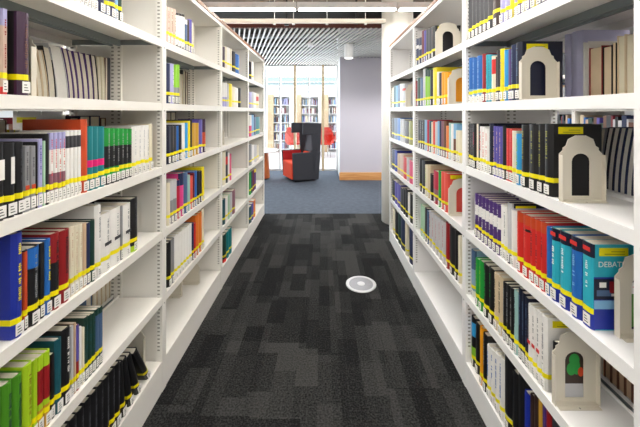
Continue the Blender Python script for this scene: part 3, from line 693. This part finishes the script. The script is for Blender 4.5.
m=MB(); m.cyl(0,0,.05,.045,-.06,-.001,n=30); m.build('housing',LM,r); m=MB(); m.cyl(0,0,.02,.016,-.075,-.0605,n=20); m.build('lens',bm_('light grey'),r)

# round column
m=MB(); m.lathe([(.205,0),(.212,.004),(.212,3.1)],n=64)
PL=mat('off_white_plaster',hexc('eae6dd'),.75,noise=.05,nscale=4,bump=.15)
o=m.build('round_column',PL,smooth=False); o.location=(1.022,4.27,0)
for p in o.data.polygons:
    if abs(p.normal.z)<.5: p.use_smooth=True
o['kind']='structure'; o.name='trim_3'

# floor box disc
ST=mat('brushed_steel',hexc('8a8a8d'),.4,metal=.7,noise=.1,nscale=60); STW=mat('pale_metal_rim',hexc('c4c4c6'),.45,metal=.3)
r=empty('floor_outlet',(.331,2.70,0),label='round brushed metal outlet cover set in the dark carpet',cat='floor outlet')
m=MB(); m.lathe([(.131,.0005),(.131,.003),(.127,.006),(.106,.006),(.104,.004),(.104,.0005)],n=64); m.build('rim',STW,r)
m=MB(); m.lathe([(.1035,.0006),(.1035,.0045),(.034,.0045),(.034,.0006)],n=64); m.build('cover_plate',ST,r)
m=MB(); m.lathe([(.0335,.0006),(.0335,.006),(.026,.0075),(.0,.0076)],n=32); m.build('hub',STW,r)
m=MB(); m.box(.055,.09,-.028,-.018,.0046,.0056); m.build('latch',bm_('grey'),r)

# ------------------------------------------------------------------ armchair
FB=mat('charcoal_upholstery',hexc('33343b'),.9,noise=.15,nscale=90,bump=.3); FR=mat('orange_red_upholstery',hexc('d8431f'),.85,noise=.08,nscale=90,bump=.2)
FD=mat('deep_red_upholstery',hexc('a51d22'),.85,noise=.08,nscale=90,bump=.2); FG=mat('grey_cushion_fabric',hexc('45464d'),.9,noise=.15,nscale=90)
ch=empty('armchair',(-.49,6.98,0),math.radians(27),label='high-backed wing armchair in charcoal and orange-red on the blue-grey carpet',cat='armchair')
def seatpoly(pts,y0,y1,name,mt,bev=.015):
    m=MB(); m.prism(pts,y0,y1,axis='y'); return m.build(name,mt,ch,bevel=bev,recalc=True)
for sgn in (-1,1):
    y0,y1=(-.37,-.31) if sgn<0 else (.31,.37)
    seatpoly([(-.35,.05),(.27,.03),(.32,.64),(-.38,.64)],y0,y1,'arm',FB,.02)
    y0,y1=(-.3095,-.290) if sgn<0 else (.290,.3095)
    seatpoly([(-.345,.07),(.19,.07),(.095,.625),(-.37,.625)],y0,y1,'arm_lining',FD,.008)
seatpoly([(-.37,.06),(.19,.06),(.19,.40),(-.35,.42),(-.37,.40)],-.288,.288,'seat',FR,.03)
# back shell: a curved wrap, taller than the arms, made of a U-shaped plan swept up and slanted
def ushell(z0,z1,xb0,xb1,front0,front1,name,mt,half=.375,th=.055):
    m=MB(); n=10
    def ring(xb,fr,z,hf,off):
        pts=[]; rr=.16
        a=hf-off; b=xb-off
        pts.append((fr,-a))
        for i in range(n+1):
            t_=-PI/2+PI/2*i/n; pts.append((b-rr+rr*math.cos(t_),-a+rr+rr*math.sin(t_)))
        for i in range(n+1):
            t_=PI/2*i/n; pts.append((b-rr+rr*math.cos(t_),a-rr+rr*math.sin(t_)))
        pts.append((fr,a)); return [(p,q,z) for p,q in pts]
    rings=[]
    for z,xb,fr in ((z0,xb0,front0),(z1,xb1,front1)):
        o_=ring(xb,fr,z,half,0); i_=ring(xb,fr,z,half,th)[::-1]; rings.append(o_+i_)
    k=len(rings[0]); m.v=rings[0]+rings[1]
    for i in range(k): m.f.append((i,(i+1)%k,k+(i+1)%k,k+i)); m.mi.append(0)
    h_=k//2
    for base,flip in ((0,True),(k,False)):
        for i in range(h_-1):
            f=(base+i,base+i+1,base+k-2-i,base+k-1-i); m.f.append(f[::-1] if flip else f); m.mi.append(0)
    return m.build(name,mt,ch,bevel=.012,recalc=True)
ushell(.04,.66,.30,.365,.20,.10,'back_shell',FB)
ushell(.661,1.03,.365,.385,.10,.08,'back_shell',FB)
ushell(1.031,1.27,.385,.395,-.13,-.13,'wing_headrest',FB)
seatpoly([(.10,.41),(.20,.41),(.235,.60),(.16,.60)],-.285,.285,'back_cushion',FR,.02)
seatpoly([(.17,.605),(.25,.605),(.32,1.24),(.28,1.24)],-.285,.285,'upper_cushion',FG,.02)
m=MB(); m.box(-.28,.24,-.26,.26,.001,.058); m.build('plinth',bm_('black'),ch)

ch.scale=(.95,.95,.985); ch.location.x=-.475
# round side table
tb=empty('round_table',(-1.40,7.0,0),label='round white table on a reddish wooden drum base beyond the left bookcases',cat='table')
m=MB(); m.lathe([(.37,.615),(.385,.622),(.385,.635),(.375,.64)],n=64); m.build('tabletop',mat('white_laminate',hexc('ededed'),.35),tb)
m=MB(); m.lathe([(.20,.03),(.165,.614)],n=48); m.build('drum_base',WR,tb)
m=MB(); m.lathe([(.18,.001),(.18,.0295)],n=48); m.build('plinth',bm_('black'),tb)

# ------------------------------------------------------------------ glazing
def glass_mat():
    m=bpy.data.materials.new('clear_window_glass'); m.use_nodes=True; nt=m.node_tree
    for n in list(nt.nodes): nt.nodes.remove(n)
    o=nt.nodes.new('ShaderNodeOutputMaterial'); mx=nt.nodes.new('ShaderNodeMixShader'); t=nt.nodes.new('ShaderNodeBsdfTransparent'); g=nt.nodes.new('ShaderNodeBsdfGlossy')
    t.inputs['Color'].default_value=(.96,.985,.99,1); g.inputs['Roughness'].default_value=.02
    mx.inputs['Fac'].default_value=.06
    nt.links.new(t.outputs[0],mx.inputs[1]); nt.links.new(g.outputs[0],mx.inputs[2]); nt.links.new(mx.outputs[0],o.inputs[0]); return m
GL=glass_mat(); MW=mat('white_window_frame',hexc('e8e8e8'),.4); TW=wood_mat('pale_oak_mullion','c9ae88','dcc6a2',(20,20,2))
GY=7.95
wx=[(px-323)/F*GY for px in (252,266,280.2,295,309,323,336.8)]
tan_i={3,5}
for i in range(len(wx)-1):
    m=MB(); a_,b_=wx[i]+.031,wx[i+1]-.031
    m.box(a_,b_,GY-.02,GY+.02,.0,.05); m.box(a_,b_,GY-.02,GY+.02,2.66,2.70)
    fr=struct('window_%d'%(i+1),m,MW)
    m=MB(); m.box(a_,b_,GY-.004,GY+.004,.051,2.659); g_=m.build('pane',GL,fr)
for i,x in enumerate(wx):
    w=.03 if i in tan_i else .018
    m=MB(); m.box(x-w,x+w,GY-.045,GY+.045,0,2.70); struct('trim_%d'%(i+4),m,TW if i in tan_i else MW)
m=MB(); m.box(XL,wx[0]-.031,GY-.02,GY+.02,.05,2.66); struct('window_7',m,GL)

# ------------------------------------------------------------------ beyond the glass
FW=mat('pale_facade',hexc('e6ebec'),.7,noise=.03,nscale=2); FBD=mat('grey_green_band',hexc('9fb0ac'),.6); FGY=mat('grey_soffit_strip',hexc('8e9aa0'),.6)
b=empty('facing_building',(-1.5,17.0,-.03),label='pale facing building with a grey-green floor band beyond the glass',cat='building')
m=MB(); m.box(-9,9,0,.3,0,3.35); m.build('facade',FW,b)
m=MB(); m.box(-9,9,-.4,.29,3.36,3.40); m.box(-9,9,-.42,-.401,3.02,3.06); m.build('band_edge',FGY,b)
m=MB(); m.box(-9,9,-.4,-.001,3.061,3.359); m.build('floor_band',FBD,b)
def far_case(x,y,w,label):
    r=empty('bookcase',(x,y,-.03),0,label=label,cat='bookcase',group='bookcases beyond the glass')
    H=2.15; dp=.35
    m=MB(); m.box(-w/2-.28,-w/2-.001,-.05,dp+.05,0,H+.05); m.build('wooden_end_panel',TW,r)
    m=MB(); m.box(w/2+.001,w/2+.03,0,dp,0,H); m.build('side_panel',STEELR,r)
    m=MB(); m.box(-w/2,w/2,dp-.02,dp,0,H); m.build('back_panel',STEELR,r)
    for k in range(7):
        z=.1+k*.335
        m=MB(); m.box(-w/2,w/2,0,dp-.021,z,z+.03); m.build('shelf',STEELR,r)
    bk=MB()
    cs=['slate blue','light grey','white','lavender','mauve','light blue','charcoal','cream','maroon']
    for k in range(6):
        z=.131+k*.335; xx=-w/2+.02
        while xx<w/2-.06:
            t=random.uniform(.02,.05)
            if random.random()>.15: bk.box(xx,xx+t-.002,.03,.24,z,z+random.uniform(.18,.27),random.randrange(len(cs)))
            xx+=t
    o=bk.build('books',[bm_(c) for c in cs]); o.location=(x,y,-.03)
    tag(o,'rows of books in the %s beyond the glass'%label.split(' beyond')[0],'books',kind='stuff')
far_case(-1.58,11.8,.60,'left white bookcase with oak end panel beyond the glass')
far_case(-.52,12.2,.66,'middle white bookcase with oak end panel beyond the glass')
far_case(.52,11.9,.62,'right white bookcase with oak end panel beyond the glass')
RC=mat('red_shell_plastic',hexc('d8341c'),.4); CHR=mat('chrome_leg',hexc('b5b5b8'),.25,metal=.9)
def red_chair(x,y,rz,label):
    r=empty('shell_chair',(x,y,-.03),rz,label=label,cat='chair',group='red chairs beyond the glass')
    m=MB(); n=12; rings=[]
    m2=[]
    for z,rad,full in ((.44,.20,1),(.50,.27,1),(.66,.29,.8),(.84,.27,.5),(1.0,.22,.33)):
        ring=[]
        for i in range(n+1):
            a=PI/2+ (i/n-.5)*2*PI*full*.96; ring.append((rad*math.cos(a),rad*math.sin(a),z))
        rings.append(ring)
    for th in (0,.02):
        base=len(m.v)
        for ring in rings:
            for (px,py,pz) in ring:
                l=math.hypot(px,py); m.v.append((px*(l-th)/l,py*(l-th)/l,pz+th*.3))
        for j in range(len(rings)-1):
            for i in range(n):
                f=(base+j*(n+1)+i,base+j*(n+1)+i+1,base+(j+1)*(n+1)+i+1,base+(j+1)*(n+1)+i); m.f.append(f if th==0 else f[::-1]); m.mi.append(0)
    m.cyl(0,0,.20,.24,.43,.47,n=24)
    m.build('shell',RC,r)
    for k in range(4):
        a=PI/4+k*PI/2; q=MB(); q.cyl(.16*math.cos(a),.16*math.sin(a),.012,.012,0,.429,n=8); q.build('leg',CHR,r)
red_chair(-1.0,10.5,.5,'red shell chair beyond the glass, left of the armchair headrest')
red_chair(-.55,11.1,-.3,'red shell chair beyond the glass, half hidden behind the armchair')
red_chair(.10,10.5,.4,'red shell chair beyond the glass, left of the right-hand pair')
red_chair(.69,10.9,-.4,'red shell chair beyond the glass, closest to the lilac wall')

# ------------------------------------------------------------------ world and daylight
w=bpy.data.worlds.new('world'); S.world=w; w.use_nodes=True; nt=w.node_tree
bg=nt.nodes['Background']; bg.inputs['Color'].default_value=(.90,.95,1,1); bg.inputs['Strength'].default_value=3.4
ld=bpy.data.lights.new('window_daylight','AREA'); ld.shape='RECTANGLE'; ld.size=6; ld.size_y=2.5; ld.energy=260; ld.color=(.9,.95,1)
lo=bpy.data.objects.new('window_daylight',ld); C.objects.link(lo); lo.location=(-2.2,8.3,1.5); lo.rotation_euler=(-PI/2,0,0)

v=S.view_settings; v.view_transform='Standard'; v.look='None'; v.exposure=0.0; v.gamma=1; v.use_curve_mapping=False
S.cycles.max_bounces=8; S.cycles.diffuse_bounces=5; S.cycles.transparent_max_bounces=12
S.cycles.use_denoising=True
S.cycles.sample_clamp_indirect=6
